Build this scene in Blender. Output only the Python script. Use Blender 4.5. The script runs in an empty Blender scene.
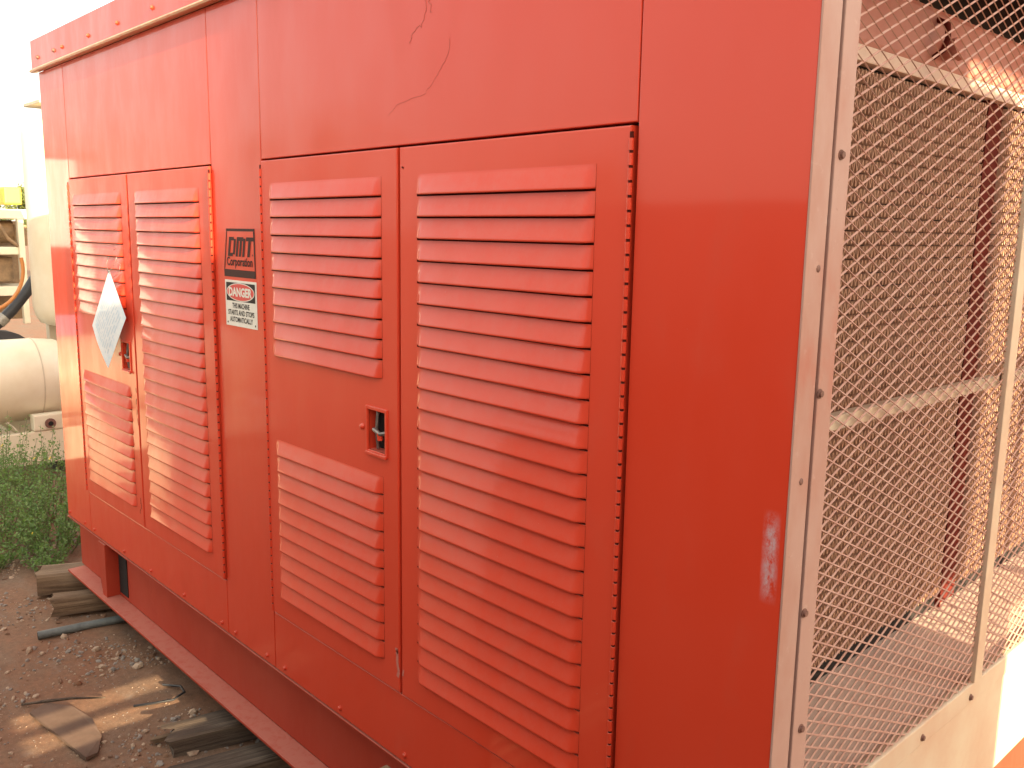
import bpy, bmesh, math, random
from mathutils import Vector, Matrix, Euler, noise
random.seed(7)
R = math.radians
sc = bpy.context.scene
col = sc.collection

# ------------------------------------------------------------------ camera
cd = bpy.data.cameras.new('camera'); cam = bpy.data.objects.new('camera', cd); col.objects.link(cam)
r_ = Vector((0.67661816, 0.73615761, 0.01611954)); u_ = Vector((-0.13274174, 0.10041435, 0.98605101)); w_ = Vector((-0.72427032, 0.66931976, -0.16566102))
M = Matrix((( r_.x, u_.x, -w_.x, 0.70866), (r_.y, u_.y, -w_.y, -1.25087), (r_.z, u_.z, -w_.z, 1.34766), (0, 0, 0, 1)))
cam.matrix_world = M
cd.sensor_width = 36; cd.lens = 903.88 / 1024 * 36; cd.clip_start = .02; cd.clip_end = 2000
sc.camera = cam

# ------------------------------------------------------------------ light
SUN_EL, SUN_AZ = 14.0, -5.0          # azimuth from +x towards +y
world = bpy.data.worlds.new('World'); sc.world = world; world.use_nodes = True
nt = world.node_tree; bg = nt.nodes['Background']
sky = nt.nodes.new('ShaderNodeTexSky'); sky.sky_type = 'NISHITA'; sky.sun_disc = False
sky.sun_elevation = R(SUN_EL); sky.sun_rotation = R(90 - SUN_AZ)
sky.air_density = 1.0; sky.dust_density = 4.0; sky.ozone_density = 1.0; sky.altitude = 100
hz = nt.nodes.new('ShaderNodeMix'); hz.data_type = 'RGBA'          # thin bright haze veils the blue of the sky evenly
HAZE = (3.9, 3.55, 2.85)
hz.inputs[0].default_value = .62; nt.links.new(sky.outputs[0], hz.inputs[6]); hz.inputs[7].default_value = (*HAZE, 1)
nt.links.new(hz.outputs[2], bg.inputs[0]); bg.inputs[1].default_value = 0.15
sd = bpy.data.lights.new('sun', 'SUN'); sun = bpy.data.objects.new('sun', sd); col.objects.link(sun)
sd.energy = 5.0; sd.angle = R(0.36); sd.color = (1, .80, .50)
sdir = Vector((math.cos(R(SUN_EL)) * math.cos(R(SUN_AZ)), math.cos(R(SUN_EL)) * math.sin(R(SUN_AZ)), math.sin(R(SUN_EL))))
sun.rotation_euler = sdir.to_track_quat('Z', 'Y').to_euler()
sc.view_settings.view_transform = 'Standard'; sc.view_settings.look = 'None'
sc.view_settings.exposure = 1.94; sc.view_settings.gamma = 1

# ------------------------------------------------------------------ materials
def mat(name, base, rough=.5, metal=0, coat=0, coat_rough=.1, spec=.5):
    m = bpy.data.materials.new(name); m.use_nodes = True
    b = m.node_tree.nodes['Principled BSDF']
    b.inputs['Base Color'].default_value = (*base, 1); b.inputs['Roughness'].default_value = rough
    b.inputs['Metallic'].default_value = metal; b.inputs['Coat Weight'].default_value = coat
    b.inputs['Coat Roughness'].default_value = coat_rough; b.inputs['Specular IOR Level'].default_value = spec
    return m
def N(m, t, **k):
    n = m.node_tree.nodes.new(t)
    for a, v in k.items():
        if a in n.inputs: n.inputs[a].default_value = v
        else: setattr(n, a, v)
    return n
def L(m, a, b): m.node_tree.links.new(a, b)
def bsdf(m): return m.node_tree.nodes['Principled BSDF']
def noise_tex(m, scale, detail=4, rough=.55, stretch=None, dist=0):
    tc = N(m, 'ShaderNodeTexCoord'); mp = N(m, 'ShaderNodeMapping')
    if stretch: mp.inputs['Scale'].default_value = stretch
    L(m, tc.outputs['Object'], mp.inputs[0])
    n = N(m, 'ShaderNodeTexNoise'); n.inputs['Scale'].default_value = scale; n.inputs['Detail'].default_value = detail
    n.inputs['Roughness'].default_value = rough; n.inputs['Distortion'].default_value = dist
    L(m, mp.outputs[0], n.inputs['Vector']); return n
def ramp(m, src, stops):
    r = N(m, 'ShaderNodeValToRGB'); e = r.color_ramp.elements
    while len(e) < len(stops): e.new(.5)
    for i, (p, c) in enumerate(stops):
        e[i].position = p; e[i].color = (*c, 1) if len(c) == 3 else c
    L(m, src, r.inputs[0]); return r
def mixc(m, fac, a, b):
    x = N(m, 'ShaderNodeMix'); x.data_type = 'RGBA'
    if hasattr(fac, 'links') or hasattr(fac, 'is_linked'): L(m, fac, x.inputs[0])
    else: x.inputs[0].default_value = fac
    for v, i in ((a, 6), (b, 7)):
        if isinstance(v, tuple): x.inputs[i].default_value = (*v, 1)
        else: L(m, v, x.inputs[i])
    return x.outputs[2]
def g(v): return (v, v, v)
def bump(m, h, strength, dist=.01, prev=None):
    b = N(m, 'ShaderNodeBump'); b.inputs['Strength'].default_value = strength; b.inputs['Distance'].default_value = dist
    L(m, h, b.inputs['Height'])
    if prev: L(m, prev, b.inputs['Normal'])
    return b.outputs[0]

def red_paint(name, base=(.66, .047, .017), faded=(.70, .075, .038), dust=(.52, .22, .17), chalk=.35, up_dust=.5, rough=.36, coat=.5, wave=.08, bc=.07):
    m = mat(name, base, rough, 0, coat, bc, .22)
    n1 = noise_tex(m, 1.3, 5, .6); n2 = noise_tex(m, 9, 6, .65, (1, 1, .35)); n3 = noise_tex(m, 160, 3, .5); n4 = noise_tex(m, 33, 5, .7)
    f1 = ramp(m, n1.outputs[0], [(.35, g(0)), (.75, g(chalk))])
    c = mixc(m, f1.outputs[0], base, faded)
    f2 = ramp(m, n2.outputs[0], [(.55, g(0)), (.85, g(.30))])
    c = mixc(m, f2.outputs[0], c, (.56, .10, .055))
    # dust that has settled on upward faces
    ge = N(m, 'ShaderNodeNewGeometry'); sx = N(m, 'ShaderNodeSeparateXYZ'); L(m, ge.outputs['Normal'], sx.inputs[0])
    up = N(m, 'ShaderNodeMath', operation='MULTIPLY'); L(m, sx.outputs[2], up.inputs[0]); L(m, n4.outputs[0], up.inputs[1])
    upr = ramp(m, up.outputs[0], [(.08, g(0)), (.5, g(up_dust))])
    c = mixc(m, upr.outputs[0], c, dust)
    # specks and nicks
    f3 = ramp(m, n3.outputs[0], [(.765, g(0)), (.79, g(.7))])
    c = mixc(m, f3.outputs[0], c, (.62, .30, .24))
    L(m, c, bsdf(m).inputs['Base Color'])
    rr = ramp(m, n2.outputs[0], [(.3, g(rough - .06)), (.75, g(rough + .22))]); L(m, rr.outputs[0], bsdf(m).inputs['Roughness'])
    nb = noise_tex(m, 2.2, 2, .4, (1, 1, .6)); b1 = bump(m, nb.outputs[0], wave, .03)
    n5 = noise_tex(m, 320, 2, .5); b2 = bump(m, n5.outputs[0], .05, .002, b1)
    L(m, b2, bsdf(m).inputs['Normal']); L(m, b1, bsdf(m).inputs['Coat Normal'])
    return m
RED = red_paint('red_paint')
DOOR = red_paint('red_door_paint', base=(.68, .053, .021), faded=(.71, .085, .046), rough=.42, coat=.4, bc=.09)
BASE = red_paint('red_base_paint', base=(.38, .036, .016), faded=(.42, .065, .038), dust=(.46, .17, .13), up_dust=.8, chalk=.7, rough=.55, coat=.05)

def scuffed_panel():
    m = red_paint('red_scuffed_paint')
    # pale rubbed patch low on the corner panel
    b = bsdf(m); src = b.inputs['Base Color'].links[0].from_socket
    tc = N(m, 'ShaderNodeTexCoord'); sx = N(m, 'ShaderNodeSeparateXYZ'); L(m, tc.outputs['Object'], sx.inputs[0])
    def band(sock, c0, w, soft):
        a = N(m, 'ShaderNodeMath', operation='SUBTRACT'); L(m, sock, a.inputs[0]); a.inputs[1].default_value = c0
        ab = N(m, 'ShaderNodeMath', operation='ABSOLUTE'); L(m, a.outputs[0], ab.inputs[0])
        mr = N(m, 'ShaderNodeMapRange'); L(m, ab.outputs[0], mr.inputs[0]); mr.inputs[1].default_value = w; mr.inputs[2].default_value = w + soft
        mr.inputs[3].default_value = 1; mr.inputs[4].default_value = 0; return mr.outputs[0]
    bx = band(sx.outputs[0], -.027, .005, .012); bz = band(sx.outputs[2], .838, .045, .035)
    n = noise_tex(m, 70, 5, .8, (1, 1, .5)); nr = ramp(m, n.outputs[0], [(.38, g(0)), (.60, g(1))])
    x = N(m, 'ShaderNodeMath', operation='MULTIPLY'); L(m, bx, x.inputs[0]); L(m, bz, x.inputs[1])
    y = N(m, 'ShaderNodeMath', operation='MULTIPLY'); L(m, x.outputs[0], y.inputs[0]); L(m, nr.outputs[0], y.inputs[1])
    L(m, mixc(m, y.outputs[0], src, (.58, .37, .38)), b.inputs['Base Color']); return m
SCUFF = scuffed_panel()

def faded_pink():
    m = mat('faded_pink_paint', (.62, .36, .29), .55)
    n1 = noise_tex(m, 6, 5, .6, (1, 1, .5)); n2 = noise_tex(m, 60, 4, .6); n3 = noise_tex(m, 25, 5, .7)
    c = ramp(m, n1.outputs[0], [(.40, (.48, .28, .23)), (.55, (.45, .23, .18)), (.68, (.45, .15, .105))])
    f = ramp(m, n2.outputs[0], [(.70, g(0)), (.78, g(.55))])
    c2 = mixc(m, f.outputs[0], c.outputs[0], (.30, .13, .10))
    f3 = ramp(m, n3.outputs[0], [(.6, g(0)), (.8, g(.5))])
    c3 = mixc(m, f3.outputs[0], c2, (.66, .48, .40))
    L(m, c3, bsdf(m).inputs['Base Color']); L(m, bump(m, n3.outputs[0], .1, .002), bsdf(m).inputs['Normal']); return m
PINK = faded_pink()
def simple_noise(name, a, b, scale=8, rough=.6, metal=0, bs=.15, bd=.004, stretch=None, lo=.35, hi=.7, coat=0):
    m = mat(name, a, rough, metal, coat)
    n = noise_tex(m, scale, 6, .62, stretch); c = ramp(m, n.outputs[0], [(lo, a), (hi, b)])
    L(m, c.outputs[0], bsdf(m).inputs['Base Color'])
    if bs: L(m, bump(m, n.outputs[0], bs, bd), bsdf(m).inputs['Normal'])
    return m
RAILM = simple_noise('pale_dusty_rail_paint', (.66, .54, .40), (.60, .40, .28), 5, .6)
TANKRED = simple_noise('dusty_red_tank_paint', (.50, .20, .15), (.42, .13, .09), 7, .5)
DARKRED = simple_noise('dark_red_post_paint', (.13, .018, .012), (.09, .014, .010), 10, .85)
bsdf(DARKRED).inputs['Specular IOR Level'].default_value = .15
MESHM = simple_noise('faded_mesh_paint', (.46, .25, .19), (.38, .17, .12), 22, .55, bs=0)
FIN = simple_noise('dusty_fin_metal', (.68, .41, .28), (.56, .31, .20), 18, .6, bs=0)
DARK = mat('dark_interior', (.012, .008, .007), .9)
GAP = mat('dark_red_gap', (.075, .012, .009), .9, spec=.1)
SILLM = simple_noise('dusty_pink_sill', (.78, .60, .50), (.70, .50, .41), 9, .6)
STEEL = simple_noise('worn_steel', (.30, .26, .24), (.14, .11, .10), 60, .4, .7)
BOLT = red_paint('red_bolt_paint', rough=.4)
RUST = simple_noise('rusty_bolt', (.14, .06, .045), (.25, .12, .09), 90, .7)
WHITE = simple_noise('white_sign_vinyl', (.74, .72, .66), (.66, .63, .56), 30, .35, bs=0)
BLACK = mat('black_print', (.02, .015, .015), .6, spec=.2)
LOGO = mat('dark_logo_print', (.045, .012, .010), .6, spec=.2)
SIGNRED = mat('sign_red_print', (.62, .03, .03), .4)
CREAM = simple_noise('cream_paint', (.78, .72, .56), (.70, .62, .45), 5, .4, bs=.05, coat=.2)
CREAMD = simple_noise('dusty_cream_paint', (.62, .55, .42), (.48, .41, .30), 9, .6)
YEL = simple_noise('yellow_paint', (.80, .50, .05), (.62, .36, .05), 9, .5)
BROWN = simple_noise('brown_machine_metal', (.30, .19, .10), (.14, .09, .05), 12, .6)
RUBBER = mat('black_rubber', (.03, .03, .035), .5)
ORANGE = mat('orange_hose_rubber', (.55, .22, .06), .5)
GREYM = simple_noise('grey_clamp_metal', (.38, .36, .32), (.25, .23, .2), 40, .5, .3)
PIPE = simple_noise('grey_pipe_plastic', (.15, .17, .17), (.09, .10, .10), 30, .5)
def wood(name, a, b, c):
    m = mat(name, a, .85)
    n = noise_tex(m, 9, 7, .7, (1.3, 1.3, 14), .6)
    tc = N(m, 'ShaderNodeTexCoord'); mp = N(m, 'ShaderNodeMapping'); L(m, tc.outputs['Object'], mp.inputs[0])
    mp.inputs['Scale'].default_value = (26, 1.3, 26)
    n.inputs['Scale'].default_value = 2.2; L(m, mp.outputs[0], n.inputs['Vector'])
    cr = ramp(m, n.outputs[0], [(.25, a), (.5, b), (.75, c)]); L(m, cr.outputs[0], bsdf(m).inputs['Base Color'])
    L(m, bump(m, n.outputs[0], .9, .008), bsdf(m).inputs['Normal']); return m
WOOD = wood('weathered_wood', (.045, .026, .015), (.17, .105, .062), (.30, .205, .13))
WOOD2 = wood('old_grey_wood', (.02, .014, .010), (.085, .058, .042), (.22, .165, .12))
CONC = simple_noise('grey_concrete', (.40, .37, .33), (.30, .28, .25), 4, .85)

def dirt():
    m = mat('red_dirt', (.25, .12, .07), .95)
    a = noise_tex(m, 2.2, 8, .65); b = noise_tex(m, 45, 6, .7); c = noise_tex(m, 260, 3, .6); d = noise_tex(m, 9, 6, .7)
    c1 = ramp(m, a.outputs[0], [(.32, (.25, .110, .058)), (.52, (.22, .120, .072)), (.72, (.20, .14, .10))])
    f = ramp(m, b.outputs[0], [(.40, g(0)), (.68, g(.55))]); k = mixc(m, f.outputs[0], c1.outputs[0], (.10, .055, .036))
    f2 = ramp(m, c.outputs[0], [(.60, g(0)), (.70, g(.55))]); k = mixc(m, f2.outputs[0], k, (.40, .30, .22))
    f3 = ramp(m, d.outputs[0], [(.58, g(0)), (.72, g(.5))]); k = mixc(m, f3.outputs[0], k, (.26, .20, .16))
    L(m, k, bsdf(m).inputs['Base Color'])
    b1 = bump(m, b.outputs[0], .35, .010); b2 = bump(m, c.outputs[0], .35, .003, b1); L(m, b2, bsdf(m).inputs['Normal']); return m
DIRT = dirt()
def leafm(name, a, b):
    m = mat(name, a, .55)
    n = noise_tex(m, 14, 3, .5); c = ramp(m, n.outputs[0], [(.35, a), (.7, b)])
    L(m, c.outputs[0], bsdf(m).inputs['Base Color'])
    tr = N(m, 'ShaderNodeBsdfTranslucent'); tr.inputs[0].default_value = (a[0] * 1.6, a[1] * 1.6, a[2], 1)
    mx = N(m, 'ShaderNodeMixShader'); mx.inputs[0].default_value = .3
    out = m.node_tree.nodes['Material Output']; L(m, bsdf(m).outputs[0], mx.inputs[1]); L(m, tr.outputs[0], mx.inputs[2]); L(m, mx.outputs[0], out.inputs[0])
    return m
LEAF = leafm('green_leaf', (.11, .21, .065), (.22, .34, .10))
LEAF2 = leafm('far_leaf', (.10, .13, .03), (.14, .16, .05))
STEM = mat('plant_stem', (.14, .16, .07), .7)
FLOWER = mat('yellow_flower', (.80, .55, .03), .6)
STONE = simple_noise('grey_stone', (.30, .26, .23), (.17, .14, .125), 25, .9)
STONE2 = simple_noise('tan_stone', (.46, .34, .25), (.30, .20, .14), 25, .9)

# ------------------------------------------------------------------ mesh helpers
class MB:
    def __init__(s): s.v = []; s.f = []; s.mi = []; s.sm = []
    def add(s, vs, fs, mi=0, sm=False):
        o = len(s.v); s.v += [tuple(v) for v in vs]
        for f in fs: s.f.append(tuple(i + o for i in f)); s.mi.append(mi); s.sm.append(sm)
    def box(s, x0, x1, y0, y1, z0, z1, mi=0, b=0):
        if x0 > x1: x0, x1 = x1, x0
        if y0 > y1: y0, y1 = y1, y0
        if z0 > z1: z0, z1 = z1, z0
        if b <= 0:
            vs = [(x, y, z) for z in (z0, z1) for y in (y0, y1) for x in (x0, x1)]
            s.add(vs, [(0, 2, 3, 1), (4, 5, 7, 6), (0, 1, 5, 4), (2, 6, 7, 3), (0, 4, 6, 2), (1, 3, 7, 5)], mi)
        else:
            bm = bmesh.new(); bmesh.ops.create_cube(bm, size=1)
            for v in bm.verts: v.co = Vector(((x0 + x1) / 2 + v.co.x * (x1 - x0), (y0 + y1) / 2 + v.co.y * (y1 - y0), (z0 + z1) / 2 + v.co.z * (z1 - z0)))
            bmesh.ops.bevel(bm, geom=bm.edges[:], offset=b, segments=2, profile=.6, affect='EDGES')
            s.bm(bm, mi)
    def bm(s, bm, mi=0, sm=False, mx=None):
        bm.verts.index_update()
        s.add([(mx @ v.co if mx else v.co) for v in bm.verts], [[v.index for v in f.verts] for f in bm.faces], mi, sm); bm.free()
    def tube(s, pts, r, n=10, mi=0, cap=True):
        pts = [Vector(p) for p in pts]; rs = r if isinstance(r, (list, tuple)) else [r] * len(pts)
        vs = []; fs = []; up = None
        for i, p in enumerate(pts):
            d = (pts[min(i + 1, len(pts) - 1)] - pts[max(i - 1, 0)]).normalized()
            if up is None: up = d.orthogonal().normalized()
            up = (up - d * up.dot(d)).normalized(); e = d.cross(up)
            for k in range(n):
                a = 2 * math.pi * k / n; vs.append(p + (up * math.cos(a) + e * math.sin(a)) * rs[i])
        for i in range(len(pts) - 1):
            for k in range(n): fs.append((i * n + k, i * n + (k + 1) % n, (i + 1) * n + (k + 1) % n, (i + 1) * n + k))
        s.add(vs, fs, mi, True)
        if cap:
            s.add(vs[:n], [tuple(reversed(range(n)))], mi); s.add(vs[-n:], [tuple(range(n))], mi)
    def dome(s, c, nrm, r, h, n=10, mi=0):
        c = Vector(c); d = Vector(nrm).normalized(); a = d.orthogonal().normalized(); b = d.cross(a)
        vs = []; rings = [(1, 0), (.92, .45), (.6, .85)]
        for rr, hh in rings:
            for k in range(n):
                t = 2 * math.pi * k / n; vs.append(c + (a * math.cos(t) + b * math.sin(t)) * r * rr + d * h * hh)
        vs.append(c + d * h); fs = []
        for i in range(2):
            for k in range(n): fs.append((i * n + k, i * n + (k + 1) % n, (i + 1) * n + (k + 1) % n, (i + 1) * n + k))
        for k in range(n): fs.append((2 * n + k, 2 * n + (k + 1) % n, 3 * n))
        s.add(vs, fs, mi, True)
    def build(s, name, mats, parent=None, origin=None, label=None):
        me = bpy.data.meshes.new(name)
        o = Vector(origin) if origin else Vector((0, 0, 0))
        me.from_pydata([tuple(Vector(v) - o) for v in s.v], [], s.f)
        if not isinstance(mats, (list, tuple)): mats = [mats]
        for m in mats: me.materials.append(m)
        me.polygons.foreach_set('material_index', s.mi); me.polygons.foreach_set('use_smooth', s.sm); me.update()
        ob = bpy.data.objects.new(name, me); col.objects.link(ob)
        if parent: ob.parent = parent
        if origin:
            ob.location = o
        if label: ob['label'] = label
        return ob
def thing(name, label, cat, loc=(0, 0, 0), group=None):
    o = bpy.data.objects.new(name, None); col.objects.link(o); o.location = loc; o.empty_display_size = .1
    o['label'] = label; o['category'] = cat
    if group: o['group'] = group
    return o
def tag(o, label, cat, group=None):
    o['label'] = label; o['category'] = cat
    if group: o['group'] = group
    return o
def P(mb, name, mats, parent, label=None):
    """part whose mesh is in world coordinates below a parent that stands at parent.location"""
    o = mb.build(name, mats, parent, label=label); o.location = -Vector(abs_loc(parent)); return o
def abs_loc(o):
    l = Vector(o.location)
    while o.parent: o = o.parent; l += Vector(o.location)
    return l
def struct(o): o['kind'] = 'structure'; return o

# ------------------------------------------------------------------ ground
GZ = -.40
def gh(x, y):
    h = (noise.noise(Vector((x * 1.7, y * 1.7, 3))) * .018 + noise.noise(Vector((x * 6, y * 6, 9))) * .007 + noise.noise(Vector((x * 19, y * 19, 5))) * .003)
    return GZ + h
mb = MB()
xs = []; x = -6.5
import itertools
def axis(lo, flo, fhi, hi, fine, grow):
    a = []; v = flo
    while v < fhi: a.append(v); v += fine
    a.append(fhi); st = fine
    while a[-1] < hi: st *= grow; a.append(min(hi, a[-1] + st))
    st = fine; pre = []
    v = flo
    while v > lo: st *= grow; v = max(lo, v - st); pre.append(v)
    return pre[::-1] + a
ax_ = axis(-400, -4.6, -1.3, 400, .02, 1.22); ay_ = axis(-400, -.85, .35, 400, .02, 1.22)
vs = [(x, y, gh(x, y) if abs(x) < 30 and abs(y) < 30 else GZ) for y in ay_ for x in ax_]
nx = len(ax_); fs = [(j * nx + i, j * nx + i + 1, (j + 1) * nx + i + 1, (j + 1) * nx + i) for j in range(len(ay_) - 1) for i in range(nx - 1)]
mb.add(vs, fs, 0, True); struct(mb.build('ground', DIRT))

# gravel: small loose pebbles nobody could count
def pebble(mb, c, r, mi, flat=.65, sub=1):
    bm = bmesh.new(); bmesh.ops.create_icosphere(bm, subdivisions=sub, radius=1)
    sd_ = random.random() * 99; e = Euler((random.uniform(-.4, .4), random.uniform(-.4, .4), random.uniform(0, 6.3))).to_matrix()
    a, b_ = random.uniform(.7, 1.3), random.uniform(.6, 1.1)
    for v in bm.verts:
        k = 1 + .45 * noise.noise(v.co * 1.6 + Vector((sd_, 0, 0)))
        p = e @ Vector((v.co.x * a, v.co.y * b_, v.co.z * flat)) * k * r; v.co = p + c
    s = [(v.co.x, v.co.y, v.co.z) for v in bm.verts]; f = [[v.index for v in q.verts] for q in bm.faces]
    mb.add(s, f, mi, False); bm.free()
mb = MB()
for i in range(15000):
    x = random.uniform(-4.6, -1.55); y = random.uniform(-.75, .30)
    dens = noise.noise(Vector((x * 2.6, y * 2.6, 40))) + .25 * noise.noise(Vector((x * 9, y * 9, 4)))
    if random.random() > .22 + 1.5 * dens: continue
    r = min(.024, .0018 + random.expovariate(1 / .0030))
    if -2.78 < x < -2.33 and -.56 < y < .02 and r > .0035: continue
    pebble(mb, Vector((x, y, gh(x, y) + r * .15)), r, random.choice((0, 0, 1, 1, 2)))
g_ = mb.build('gravel', [STONE, STONE2, DIRT]); g_['kind'] = 'stuff'

# ------------------------------------------------------------------ generator enclosure
W = 2.65; LX = -3.71; TOP = 2.0
gen = thing('generator_enclosure', 'large red louvered generator enclosure on a steel skid with a mesh guarded radiator end', 'generator', (-1.85, 1.3, -.28))

def sheet(mb, x0, x1, z0, z1, y=0., holes=(), ch=.0025, depth=.018, mi=0):
    a0, a1, b0, b1 = x0 + ch, x1 - ch, z0 + ch, z1 - ch
    xs = sorted({a0, a1, *[v for h in holes for v in h[:2]]}); zs = sorted({b0, b1, *[v for h in holes for v in h[2:]]})
    for i in range(len(xs) - 1):
        for j in range(len(zs) - 1):
            cx, cz = (xs[i] + xs[i + 1]) / 2, (zs[j] + zs[j + 1]) / 2
            if any(h[0] < cx < h[1] and h[2] < cz < h[3] for h in holes): continue
            mb.add([(xs[i], y, zs[j]), (xs[i + 1], y, zs[j]), (xs[i + 1], y, zs[j + 1]), (xs[i], y, zs[j + 1])], [(0, 1, 2, 3)], mi)
    inn = [(a0, y, b0), (a1, y, b0), (a1, y, b1), (a0, y, b1)]
    mid = [(x0 + ch * .3, y + ch * .3, z0 + ch * .3), (x1 - ch * .3, y + ch * .3, z0 + ch * .3), (x1 - ch * .3, y + ch * .3, z1 - ch * .3), (x0 + ch * .3, y + ch * .3, z1 - ch * .3)]
    out = [(x0, y + ch, z0), (x1, y + ch, z0), (x1, y + ch, z1), (x0, y + ch, z1)]
    bk = [(x0, y + depth, z0), (x1, y + depth, z0), (x1, y + depth, z1), (x0, y + depth, z1)]
    for A, B in ((inn, mid), (mid, out), (out, bk)):
        for k in range(4):
            q = (k + 1) % 4; mb.add([B[k], B[q], A[q], A[k]], [(0, 1, 2, 3)], mi)

PITCH = .0486
def louvers(mb, x0, x1, ztop, n, y):
    """n pressed louvers, each a sloped hood with drawn ends over a slot; returns the hole they fill"""
    p = .0122; hood = .0440
    us = [0, .004, .008, .012, .016, .020, .026]; X = [x0 + u for u in us] + [x1 - u for u in us[::-1]]
    def e(x):
        t = min(x - x0, x1 - x) / .026; t = max(0, min(1, t)); return t * t * (3 - 2 * t)
    prof = [(0, 0), (.06, .02), (.14, .09), (.25, .21), (.5, .47), (.75, .73), (.92, .93), (1.0, 1.0)]
    zb = ztop - n * PITCH + (PITCH - hood)
    for k in range(n):
        zt = ztop - k * PITCH; vs = []; nx = len(X)
        for t, d in prof:
            for x in X: vs.append((x, y - p * d * (.02 + .98 * e(x)) - .0004, zt - hood * t))
        # rolled lip, then back under
        for (dy, dz, fr) in ((.0012, -.0012, 1), (.0030, -.0008, 1),):
            for x in X: ee = e(x); vs.append((x, y - p * (.02 + .98 * ee) + dy * ee, zt - hood + dz * ee))
        for x in X: vs.append((x, y + .004, zt - hood + .004 * e(x)))
        rows = len(prof) + 3
        fs = [(j * nx + i, (j + 1) * nx + i, (j + 1) * nx + i + 1, j * nx + i + 1) for j in range(rows - 1) for i in range(nx - 1)]
        mb.add(vs, fs, 0, True)
        if k < n - 1:   # slot between this hood and the next
            a, b = zt - hood, zt - PITCH
            mb.add([(x0, y + .004, a + .004), (x1, y + .004, a + .004), (x1, y + .004, b), (x0, y + .004, b)], [(0, 3, 2, 1)], 1)
            mb.add([(x0, y + .004, b), (x1, y + .004, b), (x1, y, b), (x0, y, b)], [(0, 3, 2, 1)], 0)
    z_end = ztop - (n - 1) * PITCH - hood
    return (x0, x1, z_end, ztop)

DY = -.007        # doors stand slightly proud
def latch(parent, x0, x1, z0, z1, y):
    mb = MB()
    t = .009
    # raised rim, rounded
    for (a, b, c, d) in ((x0 - t, x0, z0 - t, z1 + t), (x1, x1 + t, z0 - t, z1 + t)):
        mb.box(a, b, y - .0045, y + .004, c, d, 0, .0022)
    for (a, b, c, d) in ((x0 + .0005, x1 - .0005, z1, z1 + t), (x0 + .0005, x1 - .0005, z0 - t, z0)):
        mb.box(a, b, y - .0040, y + .004, c, d, 0, .0018)
    mb.box(x0 - .002, x1 + .010, y - .010, y - .004, z0 - t - .003, z0 - t * .3, 0, .0025)    # bent lower lip
    # pocket
    mb.add([(x0, y + .03, z0), (x1, y + .03, z0), (x1, y + .03, z1), (x0, y + .03, z1)], [(0, 1, 2, 3)], 1)
    for q in ([(x0, z0), (x0, z1)], [(x0, z1), (x1, z1)], [(x1, z1), (x1, z0)], [(x1, z0), (x0, z0)]):
        (a, c), (b, d) = q
        mb.add([(a, y + .004, c), (b, y + .004, d), (b, y + .03, d), (a, y + .03, c)], [(0, 1, 2, 3), ], 0)
    cx = x0 + (x1 - x0) * .33; w = x1 - x0
    mb.tube([(cx, y + .012, z0 + .004), (cx + .002, y + .006, (z0 + z1) / 2), (cx, y + .012, z1 - .003)], .0042, 8, 2)
    mb.tube([(cx - .004, y + .002, (z0 + z1) / 2 + .002), (x0 + w * .75, y - .004, (z0 + z1) / 2 - .004), (x1 - .003, y + .004, (z0 + z1) / 2)], .0055, 8, 2)
    mb.tube([(x0 + w * .68, y - .002, (z0 + z1) / 2 - .002), (x0 + w * .70, y - .001, (z0 + z1) / 2 - .020)], .0075, 8, 0)
    mb.dome((x0 - .026, y, (z0 + z1) / 2 + .002), (0, -1, 0), .0085, .008, 12, 0)
    return P(mb, 'latch', [DOOR, DARK, STEEL], parent)

def hinge(parent, x, z0, z1, side, y):
    """piano hinge: leaf, pin and alternating knuckles"""
    mb = MB(); z = z0; k = 0
    mb.tube([(x, y, z0), (x, y, z1)], .0034, 6, 1)
    while z < z1 - .01:
        zz = min(z1, z + .0205)
        mb.tube([(x, y - .0008, z), (x, y - .0008, zz)], .0050, 8, 0)
        z += .0254; k += 1
    mb.box(x - side * .004, x - side * .020, y - .0012, y + .001, z0 + .002, z1 - .002, 0)
    return P(mb, 'hinge', [DOOR, GAP], parent)

Z1, Z2 = .190, 1.535
def louver_door(kind, x0, x1):
    mb = MB(); w = x1 - x0; holes = []
    if kind == 'full':
        la, lb = x0 + .066, x1 - .078
        holes.append(louvers(mb, la, lb, 1.472, 25, DY))
    else:
        la, lb = x0 + .048, x0 + .593
        holes.append(louvers(mb, la, lb, 1.472, 10, DY)); holes.append(louvers(mb, la, lb, .743, 10, DY))
        holes.append((x0 + .529, x0 + .605, .803, .906))
        # louvre blocks and latch pocket share no edges
    sheet(mb, x0, x1, Z1 + .002, Z2 - .001, DY, holes, .003, .024)
    d = P(mb, 'door', [DOOR, GAP], gen)
    if kind != 'full': latch(d, x0 + .529, x0 + .605, .803, .906, DY)
    if kind == 'full': hinge(d, x1 + .0015, Z1 + .006, Z2 - .012, 1, DY + .001)
    else: hinge(d, x0 - .003, Z1 + .006, Z2 - .012, -1, DY + .001)
    return d
def copy_door(d, dx):
    c = d.copy(); col.objects.link(c); c.parent = gen; c.location.x += dx
    for ch in d.children:
        k = ch.copy(); col.objects.link(k); k.parent = c
    return c
S4, S3, G2 = -.335, -1.705, -1.033
OFF = -1.690
S2, S1 = -2.030, -3.388
dA = louver_door('split', S3 + .010, G2 - .006)
dB = louver_door('full', G2 + .005, S4 - .009)
dB['label'] = 'tall fully louvered red door beside the corner panel'; dA['label'] = 'red door with two louver groups and a worn latch, right of the danger sign'
dC = copy_door(dA, OFF); dC['label'] = 'red door with two louver groups behind the hanging paper tag'
dD = copy_door(dB, OFF); dD['label'] = 'fully louvered red door left of the danger sign'

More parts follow.
